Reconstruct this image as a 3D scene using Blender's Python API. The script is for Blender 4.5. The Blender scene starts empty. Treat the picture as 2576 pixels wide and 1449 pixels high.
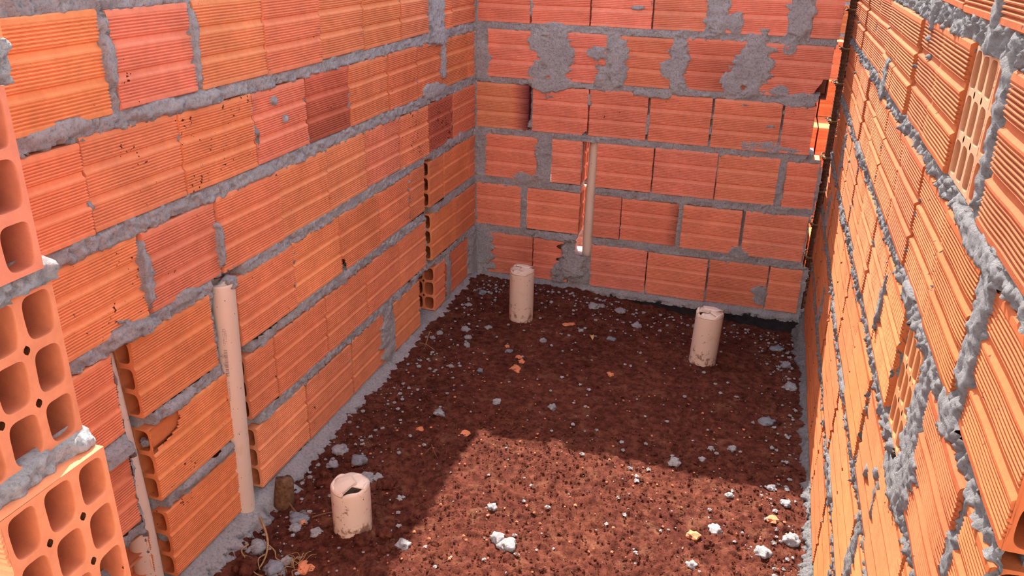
import bpy, math, random
import numpy as np
from mathutils import Vector, Matrix, noise as mnoise

random.seed(11)
RNG = np.random.default_rng(5)
C = bpy.context.scene.collection
ZO = 1.366                       # eye height above the soil; the tables below measure z from the eye
XL, YB, XR = -1.122, 3.13, 0.247  # faces of the left, back and right wall
PI = math.pi

# ------------------------------------------------------------------ noise
def _h(ix, iy, s):
    n = (ix.astype(np.uint32) * np.uint32(374761393) + iy.astype(np.uint32) * np.uint32(668265263) + np.uint32(s) * np.uint32(2246822519))
    n = (n ^ (n >> np.uint32(13))) * np.uint32(1274126177)
    n = n ^ (n >> np.uint32(16))
    return (n & np.uint32(0xFFFFFF)).astype(np.float64) / 0xFFFFFF
def vn(x, y, s=0):
    x = np.asarray(x, float) + 1000.0; y = np.asarray(y, float) + 1000.0
    ix = np.floor(x).astype(np.int64); iy = np.floor(y).astype(np.int64)
    fx = x - ix; fy = y - iy
    fx = fx * fx * (3 - 2 * fx); fy = fy * fy * (3 - 2 * fy)
    a = _h(ix, iy, s); b = _h(ix + 1, iy, s); c = _h(ix, iy + 1, s); d = _h(ix + 1, iy + 1, s)
    return (a * (1 - fx) + b * fx) * (1 - fy) + (c * (1 - fx) + d * fx) * fy
def fbm(x, y, f, o=4, s=0, g=.55):
    t = 0; a = 1; n = 0
    for k in range(o):
        t = t + a * vn(x * f + 7.3 * k, y * f - 3.1 * k, s + k * 17); n += a; a *= g; f *= 2.03
    return t / n
def sstep(a, b, x):
    t = np.clip((x - a) / (b - a), 0, 1); return t * t * (3 - 2 * t)

# ------------------------------------------------------------------ mesh helper
class MB:
    def __init__(s): s.v = []; s.f = []; s.c = []
    def add(s, verts, faces, col=(1, 1, 1, 0)):
        o = len(s.v); s.v.extend(verts)
        s.f.extend([tuple(i + o for i in f) for f in faces])
        if isinstance(col, list): s.c.extend(col)
        else: s.c.extend([col] * len(verts))
    def build(s, name, mat, parent=None, smooth=False):
        me = bpy.data.meshes.new(name)
        me.from_pydata([tuple(v) for v in s.v], [], s.f)
        a = me.attributes.new('tint', 'FLOAT_COLOR', 'POINT')
        a.data.foreach_set('color', np.array(s.c, np.float32).ravel())
        if smooth: me.polygons.foreach_set('use_smooth', [True] * len(me.polygons))
        me.materials.append(mat)
        me.update()
        o = bpy.data.objects.new(name, me); C.objects.link(o)
        if parent: o.parent = parent
        return o
def tag(o, label, cat, group=None, kind=None):
    o['label'] = label; o['category'] = cat
    if group: o['group'] = group
    if kind: o['kind'] = kind
    return o
def structure(o, label=None, cat=None):
    o['kind'] = 'structure'
    if label: o['label'] = label
    if cat: o['category'] = cat
    return o
def empty(name, loc=(0, 0, 0), rot=(0, 0, 0)):
    o = bpy.data.objects.new(name, None); C.objects.link(o)
    o.location = loc; o.rotation_euler = rot; o.empty_display_size = .05
    return o

# ------------------------------------------------------------------ materials
def new_mat(name):
    m = bpy.data.materials.new(name); m.use_nodes = True
    nt = m.node_tree; nt.nodes.clear()
    out = nt.nodes.new('ShaderNodeOutputMaterial'); b = nt.nodes.new('ShaderNodeBsdfPrincipled')
    nt.links.new(b.outputs[0], out.inputs[0])
    b.inputs['Specular IOR Level'].default_value = .25
    return m, nt, b
def nd(nt, t, **k):
    n = nt.nodes.new(t)
    for a, v in k.items():
        if a in n.inputs: n.inputs[a].default_value = v
        else: setattr(n, a, v)
    return n
def pos(nt): return nt.nodes.new('ShaderNodeNewGeometry').outputs['Position']
def ntex(nt, scale, detail=4, rough=.55, vec=None, dist=0.):
    n = nt.nodes.new('ShaderNodeTexNoise'); n.inputs['Scale'].default_value = scale
    n.inputs['Detail'].default_value = detail; n.inputs['Roughness'].default_value = rough
    n.inputs['Distortion'].default_value = dist
    nt.links.new(vec if vec is not None else pos(nt), n.inputs['Vector'])
    return n.outputs['Fac']
def ramp(nt, fac, stops):
    r = nt.nodes.new('ShaderNodeValToRGB'); e = r.color_ramp.elements
    e[0].position, e[0].color = stops[0][0], (*stops[0][1], 1)
    e[1].position, e[1].color = stops[-1][0], (*stops[-1][1], 1)
    for p, c in stops[1:-1]:
        q = e.new(p); q.color = (*c, 1)
    nt.links.new(fac, r.inputs[0]); return r.outputs[0]
def mix(nt, fac, a, b, mode='MIX'):
    m = nt.nodes.new('ShaderNodeMix'); m.data_type = 'RGBA'; m.blend_type = mode
    for s, v in ((0, fac), (6, a), (7, b)):
        if hasattr(v, 'links'): nt.links.new(v, m.inputs[s])
        else: m.inputs[s].default_value = v if s == 0 else (*v, 1)
    return m.outputs[2]
def math_(nt, op, a, b=0., clamp=False):
    m = nt.nodes.new('ShaderNodeMath'); m.operation = op; m.use_clamp = clamp
    for s, v in ((0, a), (1, b)):
        if hasattr(v, 'links'): nt.links.new(v, m.inputs[s])
        else: m.inputs[s].default_value = v
    return m.outputs[0]
def bump(nt, b, h, dist, strength=1.):
    n = nt.nodes.new('ShaderNodeBump'); n.inputs['Distance'].default_value = dist; n.inputs['Strength'].default_value = strength
    nt.links.new(h, n.inputs['Height']); nt.links.new(n.outputs[0], b.inputs['Normal'])

def mat_brick():
    m, nt, b = new_mat('fired_clay')
    at = nt.nodes.new('ShaderNodeAttribute'); at.attribute_name = 'tint'
    n1 = ntex(nt, 9, 5); n2 = ntex(nt, 60, 5, .65); n3 = ntex(nt, 420, 3, .7)
    col = mix(nt, 1., at.outputs['Color'], ramp(nt, n1, [(.25, (.86, .84, .84)), (.55, (1, 1, 1)), (.8, (1.12, 1.14, 1.16))]), 'MULTIPLY')
    col = mix(nt, .5, col, ramp(nt, n2, [(.3, (.82, .80, .80)), (.7, (1.15, 1.17, 1.18))]), 'MULTIPLY')
    # pale dusting of lime and thin mortar film
    dust = ramp(nt, ntex(nt, 26, 6, .7), [(.64, (0, 0, 0)), (.82, (.22, .22, .22))])
    col = mix(nt, dust, col, (.42, .33, .29))
    # splashed mud specks: strength from the alpha of the attribute
    sp = ntex(nt, 95, 2, .5); cl = ntex(nt, 11, 3, .6)
    k = math_(nt, 'ADD', math_(nt, 'MULTIPLY', sp, .62), math_(nt, 'MULTIPLY', cl, .38))
    th = math_(nt, 'SUBTRACT', .705, math_(nt, 'MULTIPLY', at.outputs['Alpha'], .100))
    s = math_(nt, 'MULTIPLY', math_(nt, 'SUBTRACT', k, th), 60., True)
    col = mix(nt, s, col, (.10, .026, .014))
    nt.links.new(col, b.inputs['Base Color']); b.inputs['Roughness'].default_value = .82
    b.inputs['Specular IOR Level'].default_value = .08
    h = math_(nt, 'ADD', math_(nt, 'MULTIPLY', n2, .6), math_(nt, 'MULTIPLY', n3, .4))
    bump(nt, b, h, .0012, .8)
    return m
def mat_mortar(name='cement_mortar', k=1.):
    m, nt, b = new_mat(name)
    n1 = ntex(nt, 14, 5, .6); n2 = ntex(nt, 150, 7, .78); n3 = ntex(nt, 560, 3, .7)
    col = ramp(nt, n1, [(.3, (.60 * k, .568 * k, .572 * k)), (.55, (.72 * k, .688 * k, .692 * k)), (.8, (.78 * k, .755 * k, .76 * k))])
    col = mix(nt, .75, col, ramp(nt, n2, [(.38, (.55, .54, .54)), (.48, (1, 1, 1)), (.60, (1.18, 1.18, 1.18))]), 'MULTIPLY')
    nt.links.new(col, b.inputs['Base Color']); b.inputs['Roughness'].default_value = .95
    n4 = ntex(nt, 55, 4, .6)
    h = math_(nt, 'ADD', math_(nt, 'ADD', math_(nt, 'MULTIPLY', n2, .75), math_(nt, 'MULTIPLY', n3, .25)), math_(nt, 'MULTIPLY', n4, 1.1))
    bump(nt, b, h, .018, 1.)
    return m
def mat_soil():
    m, nt, b = new_mat('red_soil')
    n1 = ntex(nt, 5, 5, .6); n2 = ntex(nt, 45, 6, .7); n3 = ntex(nt, 300, 5, .75)
    col = ramp(nt, n1, [(.3, (.120, .031, .020)), (.55, (.160, .044, .027)), (.8, (.215, .064, .037))])
    col = mix(nt, .8, col, ramp(nt, n2, [(.36, (.42, .38, .38)), (.49, (.95, .95, .95)), (.62, (1.55, 1.65, 1.65))]), 'MULTIPLY')
    # trodden pale patches and thin grey cement film
    p = ramp(nt, ntex(nt, 18, 5, .7, dist=.4), [(.54, (0, 0, 0)), (.68, (.6, .6, .6))])
    col = mix(nt, p, col, (.33, .135, .075))
    g = ramp(nt, ntex(nt, 24, 6, .75), [(.66, (0, 0, 0)), (.74, (.6, .6, .6))])
    col = mix(nt, g, col, (.22, .15, .125))
    nt.links.new(col, b.inputs['Base Color']); b.inputs['Roughness'].default_value = 1.
    b.inputs['Specular IOR Level'].default_value = .08
    h = math_(nt, 'ADD', math_(nt, 'MULTIPLY', n2, .6), math_(nt, 'MULTIPLY', n3, .4))
    bump(nt, b, h, .014, 1.)
    return m
def mat_pipe():
    m, nt, b = new_mat('beige_pvc')
    tc = nt.nodes.new('ShaderNodeTexCoord')
    o = tc.outputs['Object']
    sx = nt.nodes.new('ShaderNodeSeparateXYZ'); nt.links.new(o, sx.inputs[0])
    col = mix(nt, ntex(nt, 8, 3, .5), (.68, .505, .395), (.74, .565, .45))
    low = math_(nt, 'SUBTRACT', 1., math_(nt, 'MULTIPLY', sx.outputs['Z'], 8.5), True)
    k = math_(nt, 'ADD', ntex(nt, 38, 6, .7), math_(nt, 'MULTIPLY', low, .17))
    s = ramp(nt, k, [(.64, (0, 0, 0)), (.72, (.85, .85, .85))])
    col = mix(nt, s, col, (.22, .085, .045))
    st = ramp(nt, ntex(nt, 13, 3, .6), [(.60, (0, 0, 0)), (.72, (.45, .45, .45))])
    col = mix(nt, st, col, (.55, .33, .18))
    sp = ramp(nt, ntex(nt, 150, 1, .5), [(.75, (0, 0, 0)), (.77, (1, 1, 1))])
    col = mix(nt, sp, col, (.05, .03, .025))
    nt.links.new(col, b.inputs['Base Color']); b.inputs['Roughness'].default_value = .42
    b.inputs['Specular IOR Level'].default_value = .4
    bump(nt, b, ntex(nt, 60, 3), .0006, .5)
    return m
def mat_flat(name, c, rough=.8, var=.3, scale=60, bd=.001, metal=0.):
    m, nt, b = new_mat(name)
    n = ntex(nt, scale, 5, .65)
    col = mix(nt, 1., c, ramp(nt, n, [(.3, (1 - var,) * 3), (.7, (1 + var,) * 3)]), 'MULTIPLY')
    nt.links.new(col, b.inputs['Base Color']); b.inputs['Roughness'].default_value = rough
    b.inputs['Metallic'].default_value = metal
    bump(nt, b, n, bd, .8)
    return m
BRICK, MORTAR, SOIL, PIPE = mat_brick(), mat_mortar(), mat_soil(), mat_pipe()
COARSE_DIMMED = mat_mortar('coarse_mortar_dimmed_for_sun', .50)  # right wall's rougher mortar, colour darkened to offset the sunlight on it
BITUMEN = mat_flat('black_bitumen', (.022, .018, .022), .7, .5, 40, .004)
RUST = mat_flat('rusted_steel', (.085, .038, .020), .75, .5, 90, .001, .25)
WIRE = mat_flat('annealed_wire', (.33, .21, .09), .5, .3, 200, .0003, .4)
ROOT = mat_flat('dry_root_bark', (.36, .20, .085), .85, .4, 120, .001)
TWIG = mat_flat('dark_twig_bark', (.17, .07, .035), .85, .4, 120, .001)
WOOD = mat_flat('muddy_timber', (.15, .072, .036), .9, .6, 70, .004)
LEAF = mat_flat('dry_leaf', (.55, .30, .13), .7, .3, 90, .001)
GREEN = mat_flat('green_leaf', (.10, .17, .05), .5, .3, 90, .001)
INK = mat_flat('grey_print_ink', (.26, .19, .165), .6, .2, 300, .0002)
SLATE = mat_flat('wet_cement', (.20, .20, .215), .9, .3, 90, .003)

# ------------------------------------------------------------------ bricks
PAL = [(.79, .270, .125), (.77, .258, .122), (.81, .285, .130), (.76, .250, .122), (.78, .262, .125)]
PINK, RED, DARK = (.77, .25, .140), (.68, .205, .105), (.52, .140, .075)

def profile(h, rng, A=.0035):
    """face of an extruded hollow block: three bands of ribs parted by two smooth channels"""
    P = [(0., -.004), (.0025, -.0006), (.010, 0.)]
    z = .0125
    ch = .0225
    band = (h - .025 - 2 * ch) / 3
    for b in range(3):
        n = 6
        w = band / n
        for k in range(n):
            for (t, d) in ((0, -1), (.22, -.85), (.42, -.1), (.72, 0), (.9, -.35)):
                P.append((z + (k + t) * w, A * d))
        z += band
        if b < 2:
            P += [(z, -.0008), (z + .0030, .0006), (z + .0060, .0004), (z + .0100, -.0050), (z + .0175, -.0058), (z + ch - .0015, -.0010)]
            z += ch
    P += [(z, -.0008), (h - .010, 0.), (h - .0025, -.0006), (h, -.004)]
    return P

def hole_plate(mb, G, a0, a1, b0, b1, nc, nr, depth, col, rng):
    """end of a hollow block, G(a,b,t): a across, b up, t inwards; rounded cells with tunnels, small round holes where webs cross"""
    cw, chh = (a1 - a0) / nc, (b1 - b0) / nr
    K = 11
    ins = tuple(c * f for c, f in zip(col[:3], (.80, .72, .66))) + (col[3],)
    per = []
    for k in range(K): per.append((-1 + 2 * k / K, -1))
    for k in range(K): per.append((1, -1 + 2 * k / K))
    for k in range(K): per.append((1 - 2 * k / K, 1))
    for k in range(K): per.append((-1, 1 - 2 * k / K))
    N = len(per)
    for i in range(nc):
        for j in range(nr):
            ca, cb = a0 + (i + .5) * cw, b0 + (j + .5) * chh
            jit = [rng.uniform(.95, 1.03) for _ in range(3)]
            ph = rng.uniform(0, 6.28)
            outer, inner, deep = [], [], []
            for q, (p, r) in enumerate(per):
                oa, ob = p * cw / 2, r * chh / 2
                if abs(p) == 1 and abs(r) == 1:
                    inn_a = (p > 0 and i < nc - 1) or (p < 0 and i > 0)
                    inn_b = (r > 0 and j < nr - 1) or (r < 0 and j > 0)
                    if inn_a and inn_b: oa -= p * .0030; ob -= r * .0030
                outer.append(G(ca + oa, cb + ob, 0))
                s = 1 / (abs(p) ** 4 + abs(r) ** 4) ** .25
                w = 1 + .02 * math.sin(3 * q / N * 6.28 + ph)
                ia, ib = p * s * (cw / 2 - .0048) * jit[0] * w, r * s * (chh / 2 - .0052) * jit[1] * w
                inner.append((ca + ia, cb + ib))
            V = outer + [G(a, b, 0) for a, b in inner] + [G(a, b, .004) for a, b in inner] + [G(a, b, depth) for a, b in inner]
            F = []
            for q in range(N):
                n = (q + 1) % N
                F.append((q, n, N + n, N + q)); F.append((N + q, N + n, 2 * N + n, 2 * N + q)); F.append((2 * N + q, 2 * N + n, 3 * N + n, 3 * N + q))
            F.append(tuple(range(3 * N, 4 * N)))
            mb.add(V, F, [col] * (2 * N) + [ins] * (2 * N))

def brick(mb, Fm, u0, u1, z0, z1, tint=None, mud=.25, depth=.14, holes=(False, False), burn=None, seg=8, cut=None, rng=random, d0=None, nc=3, chip=1., rib=.0035):
    h = z1 - z0
    P = profile(h, rng, rib)
    t = tint or rng.choice(PAL)
    k = rng.uniform(.92, 1.07)
    t = (t[0] * k, t[1] * k * rng.uniform(.95, 1.05), t[2] * k * rng.uniform(.93, 1.07))
    dd = rng.uniform(-.0025, .003) if d0 is None else d0
    tu, tz = rng.uniform(-.010, .010), rng.uniform(-.008, .008)      # small set-out errors
    rot = rng.uniform(-.008, .008)
    L = u1 - u0; uc, zc = (u0 + u1) / 2, (z0 + z1) / 2
    s0 = rng.uniform(0, 99)
    def W(u, z, d):
        return Fm(u, z + rot * (u - uc), d + dd + tu * (u - uc) + tz * (z - zc))
    nP = len(P); ring = P + [(h, -depth), (0., -depth)]
    nr = len(ring)
    V, col, F = [], [], []
    for i in range(seg + 1):
        f = i / seg
        for j, (z, d) in enumerate(ring):
            u = u0 + L * f
            if j < nP:
                e = 0.
                if i in (0, seg) and chip:
                    e = (mnoise.noise((z * 60, s0, i * 3.1)) * .0016 + mnoise.noise((z * 230, s0, i)) * .0012) * chip
                    d = d - abs(mnoise.noise((z * 90, s0 + 5, i))) * .0016
                u += e
                d += mnoise.noise((u * 14, z * 3, s0)) * .0012
                z += mnoise.noise((u * 9, s0, 2.)) * .0009
            V.append(W(u, z0 + z, d))
            c = t
            if burn: c = tuple(a * b for a, b in zip(t, burn(f, z / h)))
            col.append((*c, mud))
    for i in range(seg):
        for j in range(nr):
            n = (j + 1) % nr
            if cut and j < nP - 1 and cut(u0 + L * (i + .5) / seg, z0 + (ring[j][0] + ring[n][0]) / 2): continue
            F.append((i * nr + j, (i + 1) * nr + j, (i + 1) * nr + n, i * nr + n))
    for side, i in ((0, 0), (1, seg)):
        if not holes[side]:
            idx = [i * nr + j for j in range(nr)]
            F.append(tuple(idx))
        else:
            u = u0 if side == 0 else u1
            sg = 1 if side == 0 else -1
            base = len(V)
            V += [W(u, z0, -.004), W(u, z1, -.004)]; col += [(*t, mud)] * 2
            F.append(tuple([i * nr + j for j in range(nP)] + [base + 1, base]))
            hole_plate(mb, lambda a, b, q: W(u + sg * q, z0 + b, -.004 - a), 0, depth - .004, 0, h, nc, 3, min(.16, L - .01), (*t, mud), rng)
    mb.add(V, F, col)
    return mb

def cavity(mb, W, u0, u1, zc, dc, rz, rd, col, closed=(True, True)):
    """inside of a broken-open cell: a rounded tunnel along u"""
    N = 20; V = []; F = []
    for u in (u0, u1):
        for k in range(N):
            a = 2 * PI * k / N
            s = 1 / (abs(math.cos(a)) ** 4 + abs(math.sin(a)) ** 4) ** .25
            V.append(W(u, zc + rz * s * math.sin(a), min(dc + rd * s * math.cos(a), -.0045)))
    for k in range(N):
        a = 2 * PI * (k + .5) / N
        if math.cos(a) < .62 or abs(math.sin(a)) > .9: F.append((k, (k + 1) % N, N + (k + 1) % N, N + k))
    if closed[0]: F.append(tuple(range(N)))
    if closed[1]: F.append(tuple(range(N, 2 * N)))
    mb.add(V, F, col)

# ------------------------------------------------------------------ mortar
def mortar_sheet(name, Fm, parent, ur, zr, res, rows, smears=(), carve=(), kill=(), hollow=(), foot=None, end=None, seed=1, proud=0., rough=1., dry=.5, mat=None):
    nu = int((ur[1] - ur[0]) / res) + 1; nz = int((zr[1] - zr[0]) / res) + 1
    U, Z = np.meshgrid(np.linspace(*ur, nu), np.linspace(*zr, nz), indexing='ij')
    n1 = fbm(U, Z, 22, 4, seed); n2 = fbm(U, Z, 70, 4, seed + 40, .6); n3 = fbm(U, Z, 9, 3, seed + 80)
    lump = (.006 * (n1 - .5) + .010 * (n2 - .5) + .004 * (n3 - .5) + .011 * (fbm(U, Z, 120, 2, seed + 99) - .5)) * rough
    H = -.002 + proud + lump * 1.25
    hid = np.zeros_like(U, bool)
    shr = .0015 + .014 * np.clip(fbm(U, Z, 30, 4, seed + 7) - .36, 0, 1)
    for (z0, z1, bs) in rows:
        bs = sorted(bs)
        for (a, b), (c, d) in zip(bs, bs[1:]):
            if c - b < .016 and c > b:
                m = (U > b - .004) & (U < c + .004) & (Z > z0 + .004) & (Z < z1 - .004)
                fill = sstep(.50 + dry * .16, .60 + dry * .16, fbm(U * 0 + b * 31, Z, 26, 3, seed + int(b * 900) % 97))
                H = np.where(m, (-.034) * (1 - fill) + (-.004 + lump) * fill, H)
        for (a, b) in bs:
            m = (U > a + shr) & (U < b - shr) & (Z > z0 + shr) & (Z < z1 - shr)
            H = np.where(m, -.020, H)
            m2 = (U > a + .004 + res) & (U < b - .004 - res) & (Z > z0 + .004 + res) & (Z < z1 - .004 - res)
            hid |= m & m2
    if foot is not None:
        H = H + foot(U, Z) * (1 + .9 * (n1 - .5) + .9 * (n2 - .5))
    for sm in smears:
        (u, z, ru, rz), hh = sm[:4], (sm[4] if len(sm) > 4 else .004)
        q = 1 - np.sqrt(((U - u) / ru) ** 2 + ((Z - z) / rz) ** 2) + 1.25 * (fbm(U, Z * 1.9, 24, 5, seed + 13, .62) - .5)
        k = sstep(0., .30, q)
        S = -.016 + (.016 + hh + .5 * lump) * k
        H = np.maximum(H, np.where(k > 0, S, -1)); hid &= ~(k > 0)
    for (a, b, c, d, dep) in carve:
        e = .006 * (n1 - .5)
        m = (U > a + e) & (U < b + e) & (Z > c + e) & (Z < d + e)
        H = np.where(m, -dep + lump, H); hid &= ~m
    dead = hid.copy()
    for (a, b, c, d) in kill:
        e = .014 * (n1 - .5) + .010 * (n2 - .5)
        dead |= (U > a + e) & (U < b + e) & (Z > c + e) & (Z < d + e)
    for (a, b, c, d) in hollow:
        dead |= (U > a + .001) & (U < b - .001) & (Z > c + .002) & (Z < d - .002)
    if end is not None:
        dead |= U > end(Z) + .02 * (n1 - .5) + .012 * (n2 - .5)
    X, Y, ZZ = Fm(U, Z, H)
    co = np.stack([np.broadcast_to(X, U.shape), np.broadcast_to(Y, U.shape), np.broadcast_to(ZZ, U.shape)], -1).reshape(-1, 3)
    idx = np.arange(nu * nz).reshape(nu, nz)
    q = np.stack([idx[:-1, :-1], idx[1:, :-1], idx[1:, 1:], idx[:-1, 1:]], -1).reshape(-1, 4)
    dq = dead.reshape(-1)[q]
    strict = np.zeros(len(q), bool)
    kd = (dead & ~hid).reshape(-1)[q].any(1)
    keep = ~(dq.all(1) | kd)
    q = q[keep]
    return grid_mesh(name, co, q, mat or MORTAR, parent)
def grid_mesh(name, co, q, mat, parent=None):
    used = np.unique(q); rm = np.full(len(co), -1); rm[used] = np.arange(len(used))
    co = co[used]; q = rm[q]
    me = bpy.data.meshes.new(name)
    me.vertices.add(len(co)); me.vertices.foreach_set('co', co.astype(np.float32).ravel())
    me.loops.add(q.size); me.loops.foreach_set('vertex_index', q.astype(np.int32).ravel())
    me.polygons.add(len(q)); me.polygons.foreach_set('loop_start', np.arange(0, q.size, 4, dtype=np.int32))
    me.polygons.foreach_set('use_smooth', np.ones(len(q), bool))
    me.materials.append(mat); me.update(calc_edges=True); me.validate()
    o = bpy.data.objects.new(name, me); C.objects.link(o)
    if parent: o.parent = parent
    return o

FL = lambda u, z, d: (XL + d, u, z + ZO)
FB = lambda u, z, d: (u, YB - d, z + ZO)
FR = lambda u, z, d: (XR - d, u, z + ZO)
def core(mb, Fm, u0, u1, z0, z1, d0=-.03, d1=-.135):
    V = [Fm(u, z, d) for u in (u0, u1) for z in (z0, z1) for d in (d0, d1)]
    mb.add(V, [(0, 1, 3, 2), (4, 6, 7, 5), (0, 4, 5, 1), (2, 3, 7, 6), (0, 2, 6, 4), (1, 5, 7, 3)], (.34, .33, .32, 0))

def lump_mesh(name, r, seed, mat, flat=.7, rough=.45, sub=3, sharp=False):
    import bmesh
    bm = bmesh.new(); bmesh.ops.create_icosphere(bm, subdivisions=sub, radius=1)
    for v in bm.verts:
        d = v.co.normalized()
        k = 1 + rough * mnoise.noise(d * 1.5 + Vector((seed * 3.7, 0, 0))) + rough * .55 * mnoise.noise(d * 4 + Vector((0, seed, 0))) + rough * .3 * mnoise.noise(d * 9 + Vector((0, 0, seed)))
        v.co = d * k * r
        if sharp: v.co = Vector([round(c / (r * .55)) * r * .55 * .6 + c * .4 for c in v.co])
        v.co.z *= flat
    me = bpy.data.meshes.new(name); bm.to_mesh(me); bm.free()
    a = me.attributes.new('tint', 'FLOAT_COLOR', 'POINT')
    a.data.foreach_set('color', np.tile(np.array([.66, .23, .11, .1], np.float32), len(me.vertices)))
    me.polygons.foreach_set('use_smooth', [not sharp] * len(me.polygons))
    me.materials.append(mat); return me

# ---------------------------------------------------------------- left wall
ZR = {0: (-.098, .080), 1: (-.308, -.131), 2: (-.511, -.337), 3: (-.715, -.541), 4: (-.919, -.745), 5: (-1.130, -.951), 6: (-1.342, -1.160)}
LROWS = {
 0: [(.78, 1.02)],
 1: [(.70, .942), (.95, 1.196), (1.218, 1.438), (1.456, 1.695), (1.698, 1.944), (1.948, 2.188), (2.193, 2.440), (2.446, 2.659), (2.806, 2.887), (2.893, 3.13)],
 2: [(.61, .852), (.86, 1.108), (1.113, 1.366), (1.369, 1.617), (1.626, 1.854), (1.861, 2.085), (2.090, 2.335), (2.346, 2.558), (2.566, 2.790), (2.804, 3.042), (3.047, 3.13)],
 3: [(.70, .944), (.95, 1.205), (1.217, 1.442), (1.451, 1.699), (1.702, 1.937), (1.940, 2.168), (2.173, 2.404), (2.414, 2.648), (2.653, 2.876), (2.886, 3.13)],
 4: [(.60, .832), (.84, 1.086), (1.141, 1.386), (1.487, 1.730), (1.734, 1.981), (1.985, 2.231), (2.236, 2.473), (2.480, 2.605), (2.655, 2.784), (2.794, 3.055), (3.067, 3.13)],
 5: [(.84, 1.084), (1.149, 1.404), (1.488, 1.607), (1.613, 1.868), (1.877, 2.127), (2.132, 2.371), (2.377, 2.602), (2.663, 2.904), (2.907, 3.13)],
 6: [(.84, 1.094), (1.153, 1.400), (1.496, 1.730), (1.738, 2.000), (2.008, 2.230), (2.303, 2.527), (2.674, 2.775), (2.828, 3.040)],
}
LSPEC = {(1, 1): dict(tint=(.82, .30, .125)), (1, 2): dict(tint=PINK), (2, 3): dict(mud=.9), (2, 4): dict(tint=PINK),
 (2, 5): dict(tint=DARK, burn=lambda f, z: (.75 + .5 * z,) * 3), (2, 7): dict(mud=.8, tint=RED), (2, 8): dict(tint=RED),
 (3, 1): dict(mud=.8), (3, 2): dict(tint=PINK), (3, 7): dict(mud=.95), (3, 8): dict(tint=DARK, mud=1.), (3, 6): dict(tint=PINK),
 (4, 2): dict(tint=(.80, .26, .105)), (5, 1): dict(tint=(.80, .265, .110), mud=.6), (6, 1): dict(tint=(.80, .26, .105)), (2, 1): dict(mud=.5), (2, 2): dict(mud=.5)}
LHOL = {(4, 2): (1, 1), (5, 1): (1, 1), (6, 1): (1, 1), (4, 3): (1, 0), (5, 2): (1, 0), (6, 2): (1, 0), (4, 8): (1, 0), (5, 7): (1, 0), (6, 6): (1, 0),
        (4, 7): (0, 1), (5, 6): (0, 1), (6, 5): (0, 1), (4, 1): (0, 1), (5, 0): (0, 1)}
mb = MB(); rng = random.Random(3); hollow = []; rows = []
for r, bs in LROWS.items():
    z0, z1 = ZR[r]
    rows.append((z0, z1, bs))
    for i, (a, b) in enumerate(bs):
        hl = LHOL.get((r, i), (0, 0)); sp = dict(LSPEC.get((r, i), {}))
        zz0, zz1 = z0 + rng.uniform(-.003, .003), z1 + rng.uniform(-.004, .004)
        if any(hl): hollow.append((a, b, zz0, zz1))
        if (r, i) == (5, 1):
            def cut(u, z):
                return ((u - 1.160) / .078) ** 2 + ((z + .968 - (u - 1.16) * .10) / .040) ** 2 < 1 + .30 * mnoise.noise((u * 60, z * 60, 1))
            sp.update(cut=cut, seg=60)
            cavity(mb, FL, 1.150, 1.262, -.982, -.029, .026, .0245, (.80, .265, .11, .1), (False, True))
        if (r, i) == (4, 5):
            def cut(u, z):
                return ((u - 1.985) / .022) ** 2 + ((z + .919) / .045) ** 2 < 1
            sp.update(cut=cut, seg=60)
            cavity(mb, FL, 1.984, 2.05, -.889, -.029, .026, .0245, (.5, .15, .07, .1))
        if (r, i) == (6, 0):
            def cut(u, z):
                return u > 1.0 + .05 * (z + 1.2) / .1 + .03 * mnoise.noise((z * 25, u * 9, 4)) and z > -1.29
            sp.update(cut=cut, seg=40)
            for zc in (-1.19, -1.25): cavity(mb, FL, .95, 1.09, zc, -.029, .026, .0245, (.66, .22, .10, .1))
        brick(mb, FL, a, b, zz0, zz1, holes=hl, rng=rng, **sp)
wall_left = mb.build('wall_left', BRICK)
for (u, z, r, d) in ((1.196, -.992, .012, -.022), (1.170, -1.238, .016, -.03), (1.152, -.985, .010, -.02)):
    o = bpy.data.objects.new('mortar_blob', lump_mesh('mortar_blob', r, u * 40, MORTAR, .9, .5)); C.objects.link(o); o.parent = wall_left; o.location = FL(u, z, d)
structure(wall_left, 'left wall of ribbed orange hollow bricks with pipe slots', 'wall')
S_A, S_B, S_C = (1.090, 1.146), (1.402, 1.486), (2.606, 2.654)
LSM = [(2.735, -.22, .085, .14, .006), (2.745, -.325, .09, .04, .008), (2.70, -.500, .12, .030), (2.795, -.42, .03, .085), (2.262, -1.25, .07, .12, .006), (1.213, -.63, .020, .09, .006),
 (1.15, -.725, .07, .035, .012), (1.07, -.312, .09, .022), (1.165, -.775, .035, .035, .005), (1.30, -.318, .12, .018, .006), (1.45, -.325, .06, .02, .01), (1.207, -.20, .018, .09, .008), (1.45, -.2, .012, .08, .004),
 (1.62, -.53, .09, .02), (1.31, -.715, .05, .02, .006), (2.80, -1.25, .04, .13, .008), (3.09, -1.25, .06, .14, .012), (2.50, -.97, .05, .03), (2.01, -.93, .05, .02, .006), (1.446, -.64, .013, .06, .007),
 (1.25, -.935, .06, .018, .01), (1.30, -1.14, .1, .02, .01), (1.05, -.945, .06, .03, .018), (2.90, -.72, .12, .022, .006), (1.71, -.37, .012, .012), (1.75, -.42, .014, .014), (2.79, -1.06, .014, .05)]
def footL(U, Z):
    return .040 * sstep(-1.343, -1.366, Z) + .03 * sstep(-1.36, -1.40, Z)
CAR = [(S_A[0], 1.166, -1.50, -.735, .105), (S_B[0], 1.512, -1.348, -.718, .105), (S_C[0], 2.682, -1.14, -.733, .105), (2.530, 2.692, -1.346, -1.148, .12)]
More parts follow.
